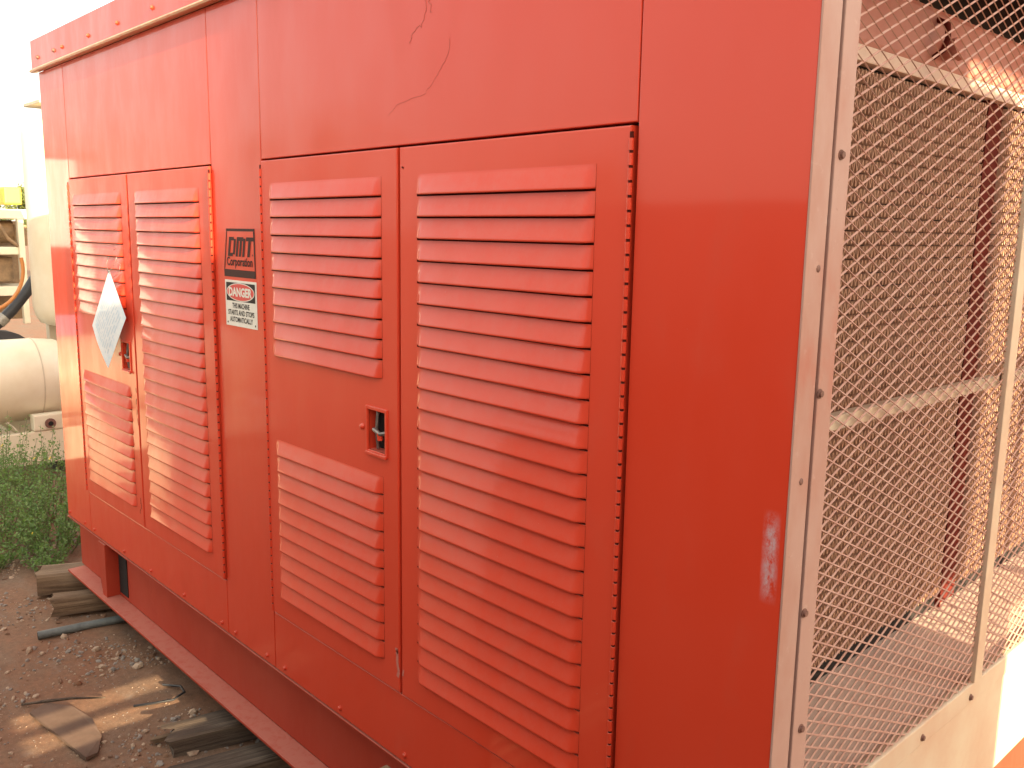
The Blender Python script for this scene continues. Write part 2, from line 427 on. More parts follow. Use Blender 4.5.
# shell behind everything (dark gaps)
mb = MB()
mb.box(LX + .012, -.30, .028, W - .012, .0, 2.09, 0)
P(mb, 'inner_shell', GAP, gen)
# side panels
GAPW = .0016
def panel(x0, x1, z0, z1, m=RED, name='side_panel', y=0., label=None):
    mb = MB(); sheet(mb, x0 + GAPW, x1 - GAPW, z0 + GAPW, z1 - GAPW, y, (), .002, .022); return P(mb, name, m, gen, label)
panel(LX, S1, 0, TOP)                      # far pillar
panel(S1, S2, 1.538, TOP); panel(S1, S2, 0, Z1 - .002)
panel(S2, S3, 0, TOP)                      # sign pillar
up = panel(S3, S4, 1.538, TOP); panel(S3, S4, 0, Z1 - .002)
mb = MB(); sheet(mb, S4 + GAPW, -.0030, GAPW, TOP - GAPW, 0, (), .0015, .022); cp = P(mb, 'corner_panel', SCUFF, gen, 'plain red corner panel with a pale scuff low down')
# far end and back walls, roof
mb = MB(); mb.box(LX - .002, LX + .010, .004, W, 0, TOP, 0); P(mb, 'end_wall', RED, gen)
mb = MB(); mb.box(LX, 0, W - .010, W, 0, TOP, 0); P(mb, 'back_wall', RED, gen)
mb = MB(); mb.box(LX - .02, .02, -.012, W + .01, 2.112, 2.130, 0, .003); P(mb, 'roof', RED, gen)
# fascia with a rolled lower lip
mb = MB()
mb.add([(LX - .022, -.020, 2.012), (.022, -.020, 2.012), (.022, -.020, 2.128), (LX - .022, -.020, 2.128)], [(0, 1, 2, 3)])
mb.add([(LX - .022, -.020, 2.012), (LX - .022, -.020, 2.128), (LX - .022, W, 2.128), (LX - .022, W, 2.012)], [(0, 1, 2, 3)])
mb.add([(.022, -.020, 2.012), (.022, W, 2.012), (.022, W, 2.128), (.022, -.020, 2.128)], [(0, 1, 2, 3)])
P(mb, 'roof_fascia', RED, gen); mb = MB()
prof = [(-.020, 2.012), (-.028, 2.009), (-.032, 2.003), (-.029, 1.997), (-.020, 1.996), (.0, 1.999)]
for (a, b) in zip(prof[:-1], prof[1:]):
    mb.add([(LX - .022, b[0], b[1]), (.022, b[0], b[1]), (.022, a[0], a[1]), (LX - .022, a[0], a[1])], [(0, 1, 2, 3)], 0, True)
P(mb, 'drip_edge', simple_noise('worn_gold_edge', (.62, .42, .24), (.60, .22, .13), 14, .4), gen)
bolt0 = None
def bolt(c, nrm, m=BOLT, r=.0085, h=.006, parent=None):
    mb = MB(); c = Vector(c); d = Vector(nrm)
    mb.tube([c, c + d * .0015], r * 1.35, 12); 
    mb.tube([c + d * .0015, c + d * (.0015 + h)], [r, r * .93], 6)
    return P(mb, 'bolt', m, parent or gen)
for x in (-3.633, -3.413, -3.31, -3.0, -2.697, -2.38, -2.08, -1.76, -1.45, -1.14, -.83, -.52, -.21):
    bolt((x, -.020, 2.050), (0, -1, 0), RUST if x < -3.35 else BOLT, .007)
for x in (-3.681, -3.468, -3.344, -2.984, -2.70, -2.388, -2.076, -1.975, -1.759, -1.646, -1.334, -1.027, -.70, -.40):
    bolt((x, 0, .023), (0, -1, 0), BOLT, .006, .005)

CRACK = mat('crack_brown', (.38, .07, .04), .8)
# hairline cracks in the paint of the upper panel
def ribbon(mb, pts, w, y):
    for (a, b) in zip(pts[:-1], pts[1:]):
        d = Vector((b[0] - a[0], 0, b[1] - a[1])).normalized(); n_ = Vector((-d.z, 0, d.x)) * w / 2
        A, B = Vector((a[0], y, a[1])), Vector((b[0], y, b[1]))
        for yy in (0,):
            mb.add([A - n_, B - n_, B + n_, A + n_], [(0, 1, 2, 3), (3, 2, 1, 0)][:1])
def jag(pts, n=6, amp=.004):
    out = []
    for a, b in zip(pts[:-1], pts[1:]):
        for i in range(n):
            t = i / n; out.append((a[0] + (b[0] - a[0]) * t + random.uniform(-amp, amp), a[1] + (b[1] - a[1]) * t + random.uniform(-amp, amp)))
    return out + [pts[-1]]
mb = MB()
ribbon(mb, jag([(-.941, 1.90), (-.935, 1.816), (-.951, 1.79), (-.986, 1.776), (-.997, 1.756)]), .0011, -.0006)
P(mb, 'paint_crack', CRACK, gen); mb = MB()
ribbon(mb, jag([(-.93, 1.87), (-.925, 1.83), (-.915, 1.81)], 5, .006), .0011, -.0006)
P(mb, 'paint_crack', CRACK, gen); mb = MB()
ribbon(mb, jag([(-.854, 1.751), (-.858, 1.719), (-.898, 1.677)], 6, .0025), .0009, -.0006)
ribbon(mb, jag([(-.898, 1.677), (-.941, 1.645), (-1.047, 1.628), (-1.079, 1.608)], 6, .0025), .0006, -.0006)
P(mb, 'paint_crack', CRACK, gen)
RUB = mat('pale_rub', (.56, .17, .13), .7)
# chips on door edges
mb = MB()
for (x, z) in ((-2.752, .305), (-2.748, .285), (-2.760, .262), (-2.74, .70), (-2.738, .66), (-2.742, .745), (-2.737, .62)):
    mb = MB(); ribbon(mb, jag([(x, z), (x + random.uniform(-.008, .008), z - .022)], 4, .003), .0035, DY - .0006); P(mb, 'paint_chip', GAP, gen)
mb = MB(); ribbon(mb, jag([(-1.030 + .012, 1.49), (-1.012, 1.487)], 3, .001), .004, DY - .0006)
P(mb, 'paint_chip', GAP, gen)
mb = MB(); ribbon(mb, jag([(-1.044, .235), (-1.043, .29), (-1.05, .31)], 4, .004), .010, DY - .0006); P(mb, 'rubbed_mark', RUB, gen); mb = MB(); ribbon(mb, jag([(-1.020, .245), (-1.019, .262)], 3, .003), .006, DY - .0006)
P(mb, 'rubbed_mark', RUB, gen)

# ---- end: flanges, guard frame, mesh
mb = MB(); mb.box(-.0027, .0015, -.0010, .0530, 0, TOP, 0, .0018)
P(mb, 'corner_flange', PINK, gen)
mb = MB(); mb.box(-.03, .0015, W - .050, W - .0105, 0, TOP, 0, .002); P(mb, 'corner_flange', PINK, gen)
mb = MB()
mb.box(-.006, .0022, .0615, .108, .025, 2.01, 0, .002); P(mb, 'guard_frame', PINK, gen)
mb = MB(); mb.box(-.006, .0045, W - .108, W - .0555, .025, 2.01, 0, .002); P(mb, 'guard_frame', PINK, gen)
mb = MB(); mb.box(-.03, -.0064, .046, .060, 0, 2.0, 0); P(mb, 'frame_gap', GAP, gen)
for y in (.870, 1.715):
    mb = MB(); mb.box(-.004, .009, y, y + .044, .334, 1.98, 0, .002); P(mb, 'guard_bar', RAILM, gen)
mb = MB(); mb.box(-.028, -.008, .109, W - .109, 1.030, 1.055, 0, .002); mb.box(-.050, -.0285, .109, W - .109, 1.0300, 1.0335, 0)
P(mb, 'guard_crossbar', RAILM, gen)
mb = MB(); mb.box(-.018, .0065, .109, W - .109, .284, .333, 0, .003); P(mb, 'guard_rail', RAILM, gen)
mb = MB(); mb.box(-.018, .004, .109, W - .109, .027, .2835, 0, .003); P(mb, 'end_panel', RAILM, gen)
mb = MB(); mb.box(-.018, .0085, .109, W - .109, 1.955, 2.008, 0, .003); P(mb, 'guard_rail', PINK, gen)
for (y, z) in ((.078, 1.472), (.066, 1.103), (.068, .734), (.086, .52), (.602, .302), (.860, .302), (1.25, .302), (1.9, .302)):
    bolt((.0022 if y < .2 else .0065, y, z), (1, 0, 0), RUST, .006, .004)
for (y, z) in ((.030, .965), (.036, 1.30)):
    mb = MB(); mb.dome((.0015, y, z), (1, 0, 0), .006, .002, 8); P(mb, 'rivet', RUST, gen)
# expanded metal
SWD, LWD = .0245, .0537
mb = MB(); th = R(38); wv = Vector((math.sin(th), 0, math.cos(th)))
ny = int((W - .2) / (LWD / 2)); nz = int((1.96 - .33) / (SWD / 2)) + 1
y0, z0 = .106, .330
for j in range(nz):
    for i in range(ny):
        if (i + j) % 2: continue
        a = Vector((-.001, y0 + i * LWD / 2, z0 + j * SWD / 2))
        for s in (1, -1):
            if j + s < 0 or j + s > nz: continue
            b = Vector((-.001, y0 + (i + 1) * LWD / 2, z0 + (j + s) * SWD / 2))
            wv = Vector((-.60, -.33 * s, .73)).normalized()          # strands twist out of the sheet
            hw = wv * .0017; d = (b - a).normalized(); t = d.cross(wv).normalized() * .0009
            vs = [a - hw - t, a + hw - t, a + hw + t, a - hw + t, b - hw - t, b + hw - t, b + hw + t, b - hw + t]
            mb.add(vs, [(0, 1, 5, 4), (1, 2, 6, 5), (2, 3, 7, 6), (3, 0, 4, 7)])
P(mb, 'guard_mesh', MESHM, gen)

# ---- radiator behind the guard
XR = -.235
mb = MB(); mb.box(XR - .02, -.019, .06, W - .06, .316, .326, 0); P(mb, 'sill', SILLM, gen)
mb = MB(); mb.box(-.30, -.035, .052, .058, .3, 2.1, 0); P(mb, 'cavity_wall', TANKRED, gen); mb = MB(); mb.box(-.30, -.02, W - .058, W - .052, .3, 2.1, 0); P(mb, 'cavity_wall', TANKRED, gen)
mb = MB(); mb.box(-.299, -.29, .06, W - .06, .3, 2.1, 0); P(mb, 'cavity_back', DARK, gen)
def core(y0, y1):
    zb, zt = .372, 1.700
    mb = MB(); row = .030; ph = .0080; z = zb; 
    while z < zt - .01:
        k = 0; y = y0; pts = []
        while y < y1: pts.append((y, z + (row - .001 if k % 2 else .001))); y += ph; k += 1
        vs = []
        for (yy, zz) in pts:
            q = zz + random.uniform(-.0008, .0008); vs += [(XR, yy, q), (XR - .014, yy, q)]
        # give each fin a little front thickness
        vs2 = []
        fs = [(2 * i, 2 * i + 2, 2 * i + 3, 2 * i + 1) for i in range(len(pts) - 1)]
        mb.add(vs, fs, 0)
        for i in range(len(pts) - 1):
            (ya, za), (yb, zb_) = pts[i], pts[i + 1]; t = .0011
            mb.add([(XR + .0005, ya - t, za), (XR + .0005, ya + t, za), (XR + .0005, yb + t, zb_), (XR + .0005, yb - t, zb_)], [(0, 1, 2, 3)], 0)
        z += row
    mb.add([(XR - .0145, y0, zb), (XR - .0145, y1, zb), (XR - .0145, y1, zt), (XR - .0145, y0, zt)], [(0, 1, 2, 3)], 1)
    return P(mb, 'radiator_core', [FIN, DARK], gen)
core(.10, 1.262); core(1.392, W - .10)
mb = MB(); mb.box(XR - .035, XR - .010, 1.263, 1.391, .33, 1.70, 0); mb.box(XR - .036, XR + .002, 1.2625, 1.268, .33, 1.70, 0); P(mb, 'radiator_post', DARKRED, gen)
mb = MB(); mb.box(XR - .03, XR - .012, .10, W - .10, .327, .371, 0); P(mb, 'core_gap_shade', DARK, gen)  # near-black strip that paints the shaded gap under the core
mb = MB(); mb.box(XR - .03, XR + .012, .07, W - .07, 1.7005, 1.733, 0, .003); P(mb, 'radiator_flange', SILLM, gen)
mb = MB(); mb.box(XR - .05, XR + .006, .07, W - .07, 1.7335, 1.862, 0, .012); tk = P(mb, 'radiator_tank', TANKRED, gen)
mb = MB()
mb.tube([(XR + .004, .90, 1.752), (XR + .03, .893, 1.765), (XR + .04, .89, 1.79), (XR + .035, .895, 1.82), (XR + .004, .91, 1.838)], .0065, 10, 0)
mb.tube([(XR + .003, .955, 1.775), (XR + .030, .958, 1.775)], .022, 14, 1); mb.tube([(XR + .030, .958, 1.775), (XR + .040, .958, 1.778)], .027, 8, 1)
P(mb, 'filler_neck', [DARKRED, TANKRED], gen)

# ---- skid base
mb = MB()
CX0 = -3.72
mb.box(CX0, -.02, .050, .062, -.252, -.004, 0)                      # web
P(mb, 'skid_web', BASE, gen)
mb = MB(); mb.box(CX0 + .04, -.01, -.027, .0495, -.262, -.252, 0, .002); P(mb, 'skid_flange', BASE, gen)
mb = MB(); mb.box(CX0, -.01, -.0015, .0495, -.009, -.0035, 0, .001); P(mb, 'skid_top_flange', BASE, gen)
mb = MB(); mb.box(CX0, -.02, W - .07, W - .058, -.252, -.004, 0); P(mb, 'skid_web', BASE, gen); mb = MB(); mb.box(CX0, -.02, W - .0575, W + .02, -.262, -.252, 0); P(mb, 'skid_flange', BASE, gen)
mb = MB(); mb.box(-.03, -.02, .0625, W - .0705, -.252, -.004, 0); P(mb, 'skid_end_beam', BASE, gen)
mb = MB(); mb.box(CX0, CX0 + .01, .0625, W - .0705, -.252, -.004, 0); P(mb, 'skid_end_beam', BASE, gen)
mb = MB()   # tapered gusset at the lifting notch
mb.add([(-3.290, -.006, -.0135), (-3.215, -.006, -.0135), (-3.215, -.006, -.2515), (-3.262, -.006, -.2515), (-3.290, -.006, -.17),
        (-3.290, .004, -.0135), (-3.215, .004, -.0135), (-3.215, .004, -.2515), (-3.262, .004, -.2515), (-3.290, .004, -.17)],
       [(4, 3, 2, 1, 0), (5, 6, 7, 8, 9), (0, 1, 6, 5), (1, 2, 7, 6), (2, 3, 8, 7), (3, 4, 9, 8), (4, 0, 5, 9)])
mb.box(-3.221, -3.2155, .0045, .0495, -.2515, -.0135, 0)
P(mb, 'gusset', BASE, gen)
mb = MB(); mb.box(-3.205, -3.11, .0470, .0495, -.235, -.03, 0); P(mb, 'web_shadow_patch', DARK, gen)  # dark patch that paints the shadow on the web beside the gusset

# ---- lettering on the sign pillar
def text_mesh(s, size, x, z, w=None, bold=0., shear=0., y=0., sp=1.0):
    cu = bpy.data.curves.new('t', 'FONT'); cu.body = s; cu.size = size; cu.align_x = 'CENTER'; cu.align_y = 'CENTER'
    cu.offset = bold; cu.shear = shear; cu.extrude = 0; cu.space_character = sp; cu.resolution_u = 3
    ob = bpy.data.objects.new('t', cu); col.objects.link(ob)
    me = bpy.data.meshes.new_from_object(ob.evaluated_get(bpy.context.evaluated_depsgraph_get()))
    vs = [v.co.copy() for v in me.vertices]; fs = [list(p.vertices) for p in me.polygons]
    bpy.data.objects.remove(ob); bpy.data.curves.remove(cu); bpy.data.meshes.remove(me)
    mx, mn = max(v.x for v in vs), min(v.x for v in vs); my, ny_ = max(v.y for v in vs), min(v.y for v in vs)
    k = (w / (mx - mn)) if w else 1
    return [((v.x - (mx + mn) / 2) * k + x, y, v.y - (my + ny_) / 2 + z) for v in vs], fs
def quad(mb, x0, x1, z0, z1, y, mi=0): mb.add([(x0, y, z0), (x1, y, z0), (x1, y, z1), (x0, y, z1)], [(0, 1, 2, 3)], mi)
mb = MB()
lx0, lx1, lz0, lz1 = -1.962, -1.756, 1.200, 1.345; tl = -1.940
def slab(pts, y, mi=0): mb.add([(a, y, b) for a, b in pts], [tuple(range(len(pts)))], mi)
slab([(lx0, lz0), (lx1, lz0), (lx1, lz0 + .022), (lx0, lz0 + .022)], -.0008)
slab([(tl - .001, lz1 - .008), (lx1, lz1 - .008), (lx1, lz1), (tl, lz1)], -.0008)
slab([(lx0, lz0 + .0225), (lx0 + .006, lz0 + .0225), (tl + .006, lz1 - .0085), (tl, lz1 - .0085)], -.0008)
slab([(lx1 - .006, lz0 + .0225), (lx1, lz0 + .0225), (lx1, lz1 - .0085), (lx1 - .010, lz1 - .0085)], -.0008)
def letter(x, w, rects):
    h0, h = 1.262, .058
    for (a, b, c, d) in rects:
        q = [(x + w * a, c), (x + w * b, c), (x + w * b, d), (x + w * a, d)]
        slab([(u + .22 * h * v, h0 + h * v) for u, v in q], -.0009)
letter(-1.934, .046, [(0, .30, 0, 1), (.302, .72, 0, .18), (.302, .72, .82, 1), (.722, 1, .10, .90)])
letter(-1.882, .056, [(0, .24, 0, 1), (.242, .378, .80, 1), (.38, .62, 0, 1), (.622, .758, .80, 1), (.76, 1, 0, .93)])
letter(-1.822, .046, [(0, 1, .80, 1), (.33, .67, 0, .798)])
v_, f_ = text_mesh('.', .03, -1.772, 1.268, None, .001, 0, -.0009); mb.add(v_, f_)
v_, f_ = text_mesh('Corporation', .036, -1.858, 1.243, .168, .0010, 0, -.0009); mb.add(v_, f_)
P(mb, 'company_decal', LOGO, gen, 'dark company lettering on the red pillar above the danger sign')
mb = MB()
dx0, dx1, dz0, dz1 = -1.958, -1.754, 1.050, 1.190
mb.box(dx0, dx1, -.0016, .0003, dz0, dz1, 0, .0004)
quad(mb, dx0 + .008, dx1 - .008, 1.127, 1.183, -.0020, 1)
cx = (dx0 + dx1) / 2
def oval(rx, rz, y, mi): 
    n = 36; mb.add([(cx + rx * math.cos(2 * math.pi * i / n), y, 1.155 + rz * math.sin(2 * math.pi * i / n)) for i in range(n)], [tuple(range(n))], mi)
oval(.091, .0275, -.0023, 0); oval(.087, .0250, -.0026, 2)
v_, f_ = text_mesh('DANGER', .036, cx, 1.155, .150, .0014, 0, -.0030); mb.add(v_, f_, 0)
for s, z, w in (('THIS MACHINE', 1.113, .112), ('STARTS AND STOPS', 1.092, .170), ('AUTOMATICALLY', 1.071, .150)):
    v_, f_ = text_mesh(s, .0215, cx, z, w, .0006, 0, -.0020); mb.add(v_, f_, 1)
for (x, z) in ((dx0 + .012, 1.060), (dx1 - .012, 1.060)): mb.dome((x, -.0016, z), (0, -1, 0), .0035, .0008, 8, 1)
P(mb, 'danger_sign', [WHITE, BLACK, SIGNRED], gen, 'white, black and red danger sign on the pillar')

# ------------------------------------------------------------------ hanging paper tag
def paper():
    m = mat('printed_paper', (.80, .84, .86), .6)
    n = noise_tex(m, 26, 4, .7); c = ramp(m, n.outputs[0], [(.45, (.80, .83, .86)), (.66, (.66, .76, .84))])
    L(m, c.outputs[0], bsdf(m).inputs['Base Color']); return m
PAPER = paper()
T = thing('paper_tag', 'white printed paper tag hanging by a thin wire from the louvered door', 'tag', (-2.89, -.03, 1.18))
c4 = [Vector((-2.879, -.034, 1.181)), Vector((-2.739, -.030, 1.009)), Vector((-2.930, -.040, .797)), Vector((-3.050, -.052, .956))]
mb = MB(); n = 8; vs = []
for layer in (0, 1):
    for j in range(n + 1):
        for i in range(n + 1):
            s, t = i / n, j / n
            p = c4[0] * (1 - s) * (1 - t) + c4[1] * s * (1 - t) + c4[2] * s * t + c4[3] * (1 - s) * t
            p = p + Vector((0, -.010 * math.sin(s * 3.0) * math.sin(t * 2.6) + .0006 * layer, 0)); vs.append(p)
k = (n + 1) ** 2
fs = [(j * (n + 1) + i, (j + 1) * (n + 1) + i, (j + 1) * (n + 1) + i + 1, j * (n + 1) + i + 1) for j in range(n) for i in range(n)]
fs += [tuple(k + q for q in reversed(f)) for f in fs]
mb.add(vs, fs, 0, True); P(mb, 'paper', PAPER, T)
mb = MB()   # faint printed lines
def tp(s, t):
    p = c4[0] * (1 - s) * (1 - t) + c4[1] * s * (1 - t) + c4[2] * s * t + c4[3] * (1 - s) * t
    return p + Vector((0, -.010 * math.sin(s * 3.0) * math.sin(t * 2.6) - .0008, 0))
for a in range(11):
    s = .14 + a * .07; q0 = .12; 
    while q0 < .85:
        q1 = min(.88, q0 + random.uniform(.05, .22))
        A, B, C_, D = tp(s, q0), tp(s + .018, q0), tp(s + .018, q1), tp(s, q1); mb.add([A, B, C_, D], [(0, 3, 2, 1)]); q0 = q1 + random.uniform(.02, .06)
P(mb, 'print_lines', mat('pale_blue_print', (.55, .66, .76), .6), T)
mb = MB()
mb.tube([(-2.883, -.036, 1.172), (-2.93, -.024, 1.205), (-2.915, -.014, 1.245), (-2.87, -.012, 1.262), (-2.83, -.016, 1.240), (-2.85, -.026, 1.198), (-2.875, -.036, 1.172)], .0012, 6)
mb.tube([(-2.88, -.036, 1.176), (-2.86, -.030, 1.150), (-2.81, -.022, 1.172), (-2.80, -.018, 1.205), (-2.84, -.02, 1.215)], .0011, 6)
P(mb, 'wire', STEEL, T)

# ------------------------------------------------------------------ timbers, pipe, board, sticks
def rough_timber(name, p0, p1, w, h, m, label, seed, group=None, jag_end=.05, cat='timber'):
    """weathered beam lying from p0 to p1 (centre line); local y is its length"""
    p0, p1 = Vector(p0), Vector(p1); Ln = (p1 - p0).length; d = (p1 - p0).normalized()
    ns, nw = 26, 6; ring = []
    sect = [(-.5, -.5), (-.5, 0), (-.5, .42), (-.42, .5), (-.2, .5), (.0, .5), (.2, .5), (.42, .5), (.5, .42), (.5, 0), (.5, -.5), (0, -.5)]
    mb = MB(); vs = []; k = len(sect)
    for j in range(ns + 1):
        t = j / ns
        for i, (a, b) in enumerate(sect):
            q = Vector((a * 4, t * Ln * 2.2, b * 4 + seed)); rr = noise.noise(q) * .16 + noise.noise(Vector((a * 9, t * Ln * 5, b * 9 + seed))) * .08
            ln = t * Ln
            if j == 0: ln += abs(noise.noise(Vector((a * 5 + seed, b * 5, 1)))) * jag_end * 2.0
            vs.append(Vector((a * w * (1 + rr), ln, b * h * (1 + rr * .8))))
    fs = [(j * k + i, j * k + (i + 1) % k, (j + 1) * k + (i + 1) % k, (j + 1) * k + i) for j in range(ns) for i in range(k)]
    mb.add(vs, fs, 0, False); mb.add(vs[:k], [tuple(reversed(range(k)))], 0); mb.add(vs[-k:], [tuple(range(k))], 0)
    o = mb.build(name, m); o.location = p0
    zx = Vector((d.y, -d.x, 0)).normalized(); up_ = zx.cross(d)
    o.matrix_world = Matrix(((zx.x, d.x, up_.x, p0.x), (zx.y, d.y, up_.y, p0.y), (zx.z, d.z, up_.z, p0.z), (0, 0, 0, 1)))
    return tag(o, label, cat, group)
rough_timber('timber', (-3.86, -.14, -.335), (-3.42, .75, -.315), .17, .095, WOOD, 'ragged weathered timber under the far end of the skid, the one nearer the green bush', 3, 'timbers under the skid', .07)
rough_timber('timber', (-3.52, -.155, -.345), (-3.17, .75, -.325), .085, .080, WOOD, 'narrow weathered timber beside the grey pipe at the far end of the skid', 11, 'timbers under the skid', .02)
rough_timber('timber', (-2.14, -.20, -.372), (-1.80, .9, -.320), .13, .075, WOOD2, 'dark split timber under the middle of the skid', 21, 'timbers under the skid', .08)
rough_timber('timber', (-1.92, -.30, -.385), (-1.55, .9, -.330), .12, .070, WOOD2, 'dark rotten timber lying nearest the camera under the skid', 33, 'timbers under the skid', .09)
rough_timber('wood_splinter', (-2.20, -.22, -.385), (-2.03, .12, -.335), .020, .016, WOOD, 'long pale splinter of wood beside the dark timber', 5, None, .03, 'splinter')
mb = MB(); mb.tube([(-3.30, -.270, -.378), (-3.27, -.10, -.376), (-3.22, .1, -.372), (-3.1, .6, -.37)], .0175, 16, 0, False)
mb.tube([(-3.30, -.2705, -.378), (-3.2965, -.25, -.378)], .0125, 16, 1)
tag(mb.build('pipe', [PIPE, DARK]), 'thin grey pipe lying on the dirt by the far timbers', 'pipe')
# thin board on the ground
BOARDPTS = [(-2.665, -.470), (-2.235, -.415), (-2.250, -.372), (-2.34, -.330), (-2.47, -.318), (-2.62, -.340), (-2.700, -.405)]
def board():
    pts = BOARDPTS
    mb = MB(); n = len(pts); z = GZ + .016
    vs = [(a, b, z + .004 * math.sin(i * 2.1)) for i, (a, b) in enumerate(pts)] + [(a, b, z - .010) for a, b in pts]
    mb.add(vs, [tuple(range(n)), tuple(reversed(range(n, 2 * n)))] + [(i, n + i, n + (i + 1) % n, (i + 1) % n) for i in range(n)]); return mb
BOARD = simple_noise('stained_board', (.17, .105, .075), (.11, .065, .045), 9, .9, bs=.5, bd=.006)
o = board().build('board', BOARD); tag(o, 'thin stained board lying flat in the red dirt under the sun streaks', 'board')
mb = MB(); mb.tube([(-2.77, -.47, gh(-2.77, -.47) + .008), (-2.70, -.40, GZ + .02), (-2.66, -.33, GZ + .022), (-2.60, -.23, GZ + .014)], [.004, .006, .005, .003], 7)
tag(mb.build('stick', WOOD2), 'thin dry stick lying across the corner of the flat board', 'stick')
mb = MB(); mb.tube([(-2.56, -.03, GZ + .012), (-2.49, .01, GZ + .02), (-2.43, .0, GZ + .024), (-2.41, -.05, GZ + .02), (-2.45, -.12, GZ + .012), (-2.48, -.17, GZ + .008)], .0045, 7)
tag(mb.build('wire_loop', RUBBER), 'bent black wire loop on the dirt at the end of the sun streak', 'wire')
# a few larger stones
for i, (x, y, r, m, lb) in enumerate(((-4.95, .19, .055, STONE2, 'pale stone behind the green bush, nearer the photo edge'), (-4.98, .29, .06, STONE2, 'pale stone behind the green bush, nearer the red enclosure'),
                                     (-3.20, -.33, .020, STONE2, 'small tan stone beside the end of the grey pipe'), (-2.20, -.49, .022, STONE, 'grey stone in front of the flat board'))):
    mb = MB(); pebble(mb, Vector((0, 0, 0)), r, 0, .7, 2); o = mb.build('stone', m); o.location = (x, y, gh(x, y) + r * .35); tag(o, lb, 'stone', 'loose stones')

# ------------------------------------------------------------------ bushes
def bush(c, rad, hgt, n_st, label, nl=36, flowers=2, leaf=.016):
    root = thing('bush', label, 'bush', (c[0], c[1], gh(c[0], c[1])), 'leafy weeds by the skid')
    st = MB(); lf = MB(); fl = MB(); base = Vector((c[0], c[1], GZ))
    def one_leaf(p, d, s):
        d = d.normalized(); sd = d.cross(Vector((random.uniform(-1, 1), random.uniform(-1, 1), random.uniform(.2, 1)))).normalized(); nn = sd.cross(d)
        w = s * random.uniform(.30, .45)
        lf.add([p, p + d * s * .45 + sd * w + nn * s * .06, p + d * s, p + d * s * .45 - sd * w + nn * s * .06], [(0, 1, 2), (0, 2, 3)])
    for i in range(n_st):
        a = random.uniform(0, 6.283); rr = rad * math.sqrt(random.random())
        foot = base + Vector((math.cos(a) * rr * .55, math.sin(a) * rr * .55, 0))
        k = hgt * random.uniform(.55, 1.08) * (1 - .35 * (rr / rad) ** 2)
        tip = foot + Vector((math.cos(a) * rr * .6 + random.uniform(-.05, .05), math.sin(a) * rr * .6 + random.uniform(-.05, .05), k))
        pts = [foot]
        for t in (.33, .66, 1): pts.append(foot.lerp(tip, t) + Vector((random.uniform(-.015, .015), random.uniform(-.015, .015), 0)))
        st.tube(pts, [.0028, .0022, .0016, .0008], 4, 0, False)
        for q in range(nl):
            t = random.uniform(.12, 1.0) ** .8; kk = min(2, int(t * 3)); p = pts[kk].lerp(pts[kk + 1], t * 3 - kk)
            dr = Vector((random.gauss(0, 1), random.gauss(0, 1), random.uniform(-.2, .9)))
            off = dr.normalized() * random.uniform(0, .035) * (1.25 - t)
            one_leaf(p + off, dr, leaf * random.uniform(.6, 1.25))
    for i in range(flowers):
        a = random.uniform(0, 6.28); r2 = rad * random.uniform(.5, .9)
        p = base + Vector((c[2] if len(c) > 2 else 0, 0, 0)) + Vector((math.cos(a) * r2, -abs(math.sin(a)) * r2, hgt * random.uniform(.35, .8)))
        for q in range(6):
            d = Vector((math.cos(q * 1.05), math.sin(q * 1.05) * .6, math.sin(q * 1.05) * .8)); e = d.cross(Vector((0, -1, .3))).normalized() * .0035
            fl.add([p, p + d * .008 + e, p + d * .012, p + d * .008 - e], [(0, 1, 2, 3)])
        P(fl, 'flower', FLOWER, root); fl = MB()
    P(lf, 'foliage', LEAF, root); P(st, 'stem', STEM, root)
    return root
bush((-4.42, .12), .27, .36, 85, 'dense green weed bush against the foot of the red enclosure', 42, 2)
bush((-4.75, -.08), .29, .44, 85, 'dense green weed bush with small yellow flowers left of the enclosure', 42, 4)
bush((-5.05, .26), .27, .55, 75, 'taller green weed bush in front of the cream skid frame', 40, 2)
bush((-5.45, .10), .32, .58, 75, 'pale topped green weed bush under the cream tank', 40, 1)
bush((-4.15, .0), .12, .14, 30, 'low green weed beside the ragged timber', 26, 0)
bush((-4.30, -.22), .13, .15, 30, 'low green weed in the dirt in front of the bushes', 26, 0)

# ------------------------------------------------------------------ cream tank unit behind
TK = thing('storage_tank', 'cream horizontal tank on a skid frame beyond the green bushes', 'tank', (-6.2, .3, GZ))
mb = MB()
cz, rt, cxk = .262, .290, -6.28
ys = [-2.2, -2.17, -2.10, -2.0, .55, .70, .80, .86, .88]; rs = [.02, .14, .24, .29, .29, .275, .22, .12, .02]
mb.tube([(cxk, y, cz) for y in ys], rs, 40); P(mb, 'vessel', CREAM, TK)
mb = MB(); mb.tube([(cxk, .548, cz), (cxk, .556, cz)], .2925, 40); P(mb, 'weld_band', CREAMD, TK)
mb = MB(); mb.box(-6.02, -5.97, -2.4, 1.2, -.290, -.060, 0, .008); mb.box(-6.6, -6.55, -2.4, 1.2, -.290, -.060, 0, .008)
for y in (-2.3, -.9, .3, 1.1): mb.box(-6.549, -6.021, y, y + .08, -.27, -.09, 0)
P(mb, 'skid_frame', CREAM, TK)
mb = MB(); mb.box(-6.045, -5.962, .455, .66, -.058, .055, 0, .012); mb.tube([(-5.964, .56, -.010), (-5.948, .56, -.010)], .035, 14, 1); mb.tube([(-5.949, .56, -.010), (-5.944, .56, -.010)], .016, 12, 2)
P(mb, 'saddle_lug', [CREAM, RUST, DARK], TK)
mb = MB(); mb.tube([(-6.0, .30, .02), (-6.0, .34, -.02), (-6.0, .36, -.05)], .008, 6); P(mb, 'drain_pipe', CREAMD, TK)
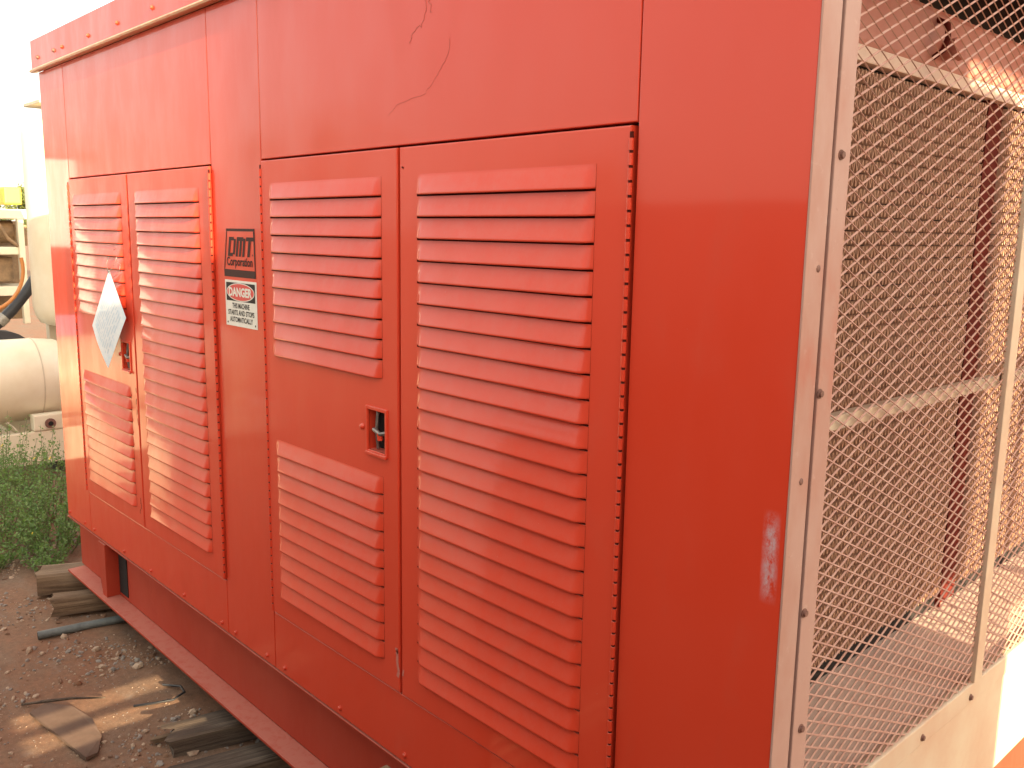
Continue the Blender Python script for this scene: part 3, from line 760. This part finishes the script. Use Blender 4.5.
for y in (-2.0, -.3, .62, 1.0):
    mb = MB(); mb.box(-6.5, -6.1, y, y + .12, GZ - .05, -.2905, 0, .01); P(mb, 'foot', RUBBER, TK)
UC = thing('upright_tank', 'tall overexposed cream upright vessel standing behind the horizontal tank', 'tank', (-6.75, .95, GZ))
mb = MB()
ux, uy = -6.75, 1.035
mb.tube([(ux, uy, z) for z in (.58, .585, .61, .66, .73, 2.00, 2.08, 2.12, 2.14)], [.10, .20, .27, .30, .315, .315, .30, .22, .05], 36)
P(mb, 'vessel', CREAM, UC)
mb = MB(); mb.tube([(ux, uy - .04, 2.135), (ux, uy - .04, 2.21)], .13, 20); mb.box(ux - .2, ux + .2, uy - .24, uy + .2, 2.2105, 2.235, 0, .004); P(mb, 'cap', CREAMD, UC)
for a in (-140, -40, 60):
    x, y = ux + .25 * math.cos(R(a)), uy + .25 * math.sin(R(a)); mb = MB(); mb.box(x - .04, x + .04, y - .02, y + .04, GZ - .03, .70, 0, .004); P(mb, 'leg', CREAMD, UC)

HOSEP = [(-7.4, .2, .36), (-7.4, .50, .47), (-7.4, .62, .56), (-7.4, .725, .66), (-7.4, .84, .80), (-7.4, 1.0, 1.05)]
# slanting pale slab, black hose, orange hose, yellow machine
mb = MB(); mb.add([(-7.3, .40, .36), (-7.3, .95, .30), (-7.0, .95, .22), (-7.0, .40, .42), (-7.3, .40, .30), (-7.3, .95, .24), (-7.0, .95, .16), (-7.0, .40, .36)],
                  [(0, 3, 2, 1), (4, 5, 6, 7), (0, 1, 5, 4), (1, 2, 6, 5), (2, 3, 7, 6), (3, 0, 4, 7)])
mb.box(-7.25, -7.2, .45, .5, GZ - .03, .33); mb.box(-7.25, -7.2, .85, .9, GZ - .03, .24)
tag(mb.build('sloping_fender', CREAM), 'pale sloping sheet metal fender behind the horizontal tank', 'fender')
mb = MB(); mb.tube(HOSEP, .042, 12)
h1 = mb.build('air_hose', RUBBER); tag(h1, 'thick black hose curving up beside the upright cream vessel', 'hose')
mb = MB(); mb.tube([HOSEP[2], Vector(HOSEP[2]).lerp(Vector(HOSEP[3]), .5)], .048, 14); cl_ = mb.build('clamp', GREYM, h1)
mb = MB(); pts = []
for i in range(13):
    a = R(-100 + i * 9.5); pts.append((-6.9, .42 + .28 * math.cos(a) * 1.0, 1.02 + .32 * math.sin(a)))
mb.tube(pts, .014, 8); tag(mb.build('orange_hose', ORANGE), 'thin orange hose hanging in an arc in front of the yellow machine', 'hose')
YM = thing('yellow_machine', 'old yellow and brown machine standing beyond the cream tanks', 'machine', (-10, 1.3, GZ))
mb = MB(); mb.box(-10.4, -9.98, 1.36, 1.53, 1.55, 1.73, 0, .02); P(mb, 'hood', YEL, YM)
mb = MB(); mb.box(-10.5, -9.9, .9, 1.55, 1.40, 1.50, 0, .01); mb.box(-10.4, -9.9, .9, 1.50, 1.03, 1.11, 0, .01); mb.box(-10.4, -9.9, .9, 1.62, .60, .70, 0, .01)
mb.box(-9.95, -9.87, 1.44, 1.50, .3, 1.40, 0, .01); mb.box(-9.95, -9.87, .9, .96, -.4, 1.5, 0, .01); P(mb, 'frame', CREAM, YM)
mb = MB(); mb.tube([(-10.15, 1.02, 1.25), (-10.15, 1.45, 1.27)], .12, 16); mb.box(-10.3, -10.05, 1.1, 1.42, .74, 1.0, 0, .02); mb.box(-10.2, -10.0, 1.44, 1.56, 1.12, 1.34, 0, .01)
mb.tube([(-9.9, 1.25, 1.38), (-9.9, 1.34, 1.2), (-9.9, 1.44, 1.12)], .02, 8); mb.box(-10.6, -10.5, .9, 1.6, .3, 1.38, 0, .01); P(mb, 'engine', BROWN, YM)
mb = MB(); mb.box(-10.3, -9.95, .92, 1.05, .72, .93, 0, .01); P(mb, 'control_box', RUBBER, YM)
mb = MB(); mb.tube([(-10.2, 1.25, -.1), (-10.0, 1.25, -.1)], .32, 24); P(mb, 'wheel', RUBBER, YM)

# far tree
def tree(x, y, h, r, label):
    root = thing('tree', label, 'tree', (x, y, GZ), 'far trees'); mb = MB()
    mb.tube([(x, y, GZ), (x + .1, y, GZ + h * .4), (x - .05, y + .1, GZ + h * .75)], [.16, .11, .04], 8)
    for k in range(5):
        a = k * 1.3; mb.tube([(x + .05, y, GZ + h * .45), (x + math.cos(a) * r * .6, y + math.sin(a) * r * .6, GZ + h * .75)], [.05, .015], 6)
    P(mb, 'trunk', WOOD2, root); mb = MB()
    cl = [(Vector((x, y, GZ + h * .72)) + Vector((random.gauss(0, .45) * r, random.gauss(0, .45) * r, random.gauss(0, .16) * h)), random.uniform(.25, .5) * r) for _ in range(16)]
    for c, cr in cl:
        for _ in range(260):
            d = Vector((random.gauss(0, 1), random.gauss(0, 1), random.gauss(0, .8))).normalized(); p = c + d * cr * random.uniform(.5, 1.05)
            e = Vector((random.gauss(0, 1), random.gauss(0, 1), random.gauss(0, 1))).normalized(); f = e.cross(d).normalized(); s = .07
            mb.add([p, p + e * s + f * s * .4, p + e * s * 2, p + e * s - f * s * .4], [(0, 1, 2, 3)])
    P(mb, 'crown', LEAF2, root)
tree(-30.5, 7.3, 3.3, .9, 'pale green tree far beyond the upright cream vessel')
for i, (x, y, h, r) in enumerate(((-34, -9, 5, 2.4), (-30, -17, 6, 2.8), (-24, -25, 5, 2.6))):
    tree(x, y, h, r, ('broad tree far behind on the open left side', 'tallest far tree on the open left side', 'nearest far tree on the open left side')[i])

# ------------------------------------------------------------------ unseen things added outside the frame to shape sun, shade and paint reflections
WL = thing('added_shade_wall', 'unseen grey concrete wall added to shade the guarded end, with a slot for the sun beam', 'wall', (5.1, -3, GZ))  # added sun blocker, slotted and stepped to shape the light on the enclosure
ta = math.tan(R(-SUN_AZ)); te = math.tan(R(SUN_EL)) / math.cos(R(SUN_AZ))
XW = 5.0
BX = -0.90                                  # added slatted board that masks the sun beam
sy = -.25 - (BX + 2.53) * ta; szc = -.40 + (BX + 2.53) * te
wy = -.25 - (XW + 2.53) * ta; wz = -.40 + (XW + 2.53) * te
YE = 1.07 - XW * ta; ZT = .95 + (XW + 3) * te; YS = -(XW + 2.0) * ta
a0, a1, b0, b1 = wy - .30, wy + .24, wz - .050, wz + .100
mb = MB()
mb.box(XW, XW + .2, -1.6, a0, GZ - .1, ZT); mb.box(XW, XW + .2, -7, -1.601, GZ - .1, 2.2); mb.box(XW, XW + .2, a1, YE, GZ - .1, ZT); mb.box(XW + .001, XW + .199, YS, YE - .001, ZT + .001, ZT + 1.0)
mb.box(XW, XW + .2, a0, a1, GZ - .1, b0); mb.box(XW, XW + .2, a0, a1, b1, ZT)
mb.box(XW, XW + .2, YE + .001, YE + .33, .50 + 5 * te, 1.78 + 5 * te); mb.box(XW, XW + .2, YE + .001, YE + 1.3, 1.88 + 5 * te, 2.4 + 5 * te)
P(mb, 'wall_block', CONC, WL); mb = MB(); mb.box(XW - .04, XW + .24, -7.04, -1.602, 2.201, 2.26, 0, .01); mb.box(XW - .04, XW + .24, -1.6, YS - .002, ZT + .001, ZT + .06, 0, .01); mb.box(XW - .04, XW + .24, YS - .04, YE, ZT + 1.001, ZT + 1.06, 0, .01); P(mb, 'coping', CONC, WL)
# unseen slatted mask added by the skid: its gaps throw the two streaks
CR = thing('added_streak_slats', 'unseen slatted crate side added so its gaps cut the sun into streaks', 'crate side', (BX, sy, GZ))
mb = MB()
def zt_at(xg): return -.40 + (BX - xg) * te
slits = [(zt_at(-2.390), zt_at(-2.510)), (zt_at(-2.565), zt_at(-2.685))]
edges = [GZ - .02, slits[0][0], slits[0][1], slits[1][0], slits[1][1], slits[1][1] + .07]
yl, yr = sy - .36, sy + .25
for k in (0, 2, 4): mb.box(BX, BX + .014, yl, yr, edges[k], edges[k + 1])
P(mb, 'slat', WOOD, CR)
mb = MB(); mb.box(BX + .0145, BX + .04, yl, yl + .02, GZ - .02, edges[5]); P(mb, 'batten', WOOD2, CR); mb = MB(); mb.box(BX + .0145, BX + .04, yr - .02, yr, GZ - .02, edges[5]); P(mb, 'batten', WOOD2, CR)
print('slits', slits, 'wall', XW, a0, a1, b0, b1, YE, ZT)

SH = thing('added_shade_skip', 'low dark green steel skip added unseen behind the camera to darken the lower panels', 'skip', (1.5, -3, GZ))  # added out of view to darken the lower side panels
SHM = simple_noise('dark_green_sheet', (.05, .06, .04), (.035, .042, .032), 3, .7)
mb = MB(); mb.box(-2.8, 4.4, -3.8, -2.15, GZ + .1, 1.42); P(mb, 'body', SHM, SH)
mb = MB(); mb.box(-2.86, 4.46, -3.86, -2.09, 1.4205, 1.49, 0, .01); P(mb, 'rim', SHM, SH)
for x in (-2.5, .8, 4.0): mb = MB(); mb.box(x, x + .2, -3.7, -2.2, GZ - .03, GZ + .0995, 0); P(mb, 'foot', SHM, SH)
WT = thing('added_reflection_trailer', 'unseen white, dark red and violet box trailer added for its reflection in the paint', 'trailer', (-7.3, -1.1, GZ))  # added out of view, coloured in bands for its mirror image in the paint
mb = MB(); mb.box(-7.6, -7.0, -1.16, -.45, 1.17, 1.85, 0, .03); P(mb, 'body', mat('white_body', (.8, .82, .85), .4), WT)
mb = MB(); mb.box(-7.58, -7.02, -1.14, -.47, .64, 1.169, 0, .01); P(mb, 'middle_body', DARKRED, WT)
mb = MB(); mb.box(-7.58, -7.01, -1.15, -.46, .12, .639, 0, .01); P(mb, 'lower_body', mat('violet_stripe', (.30, .16, .34), .5), WT)
for y in (-1.0, -.65):
    mb = MB(); mb.tube([(-7.35, y, -.24), (-7.2, y, -.24)], .16, 24); P(mb, 'wheel', RUBBER, WT)
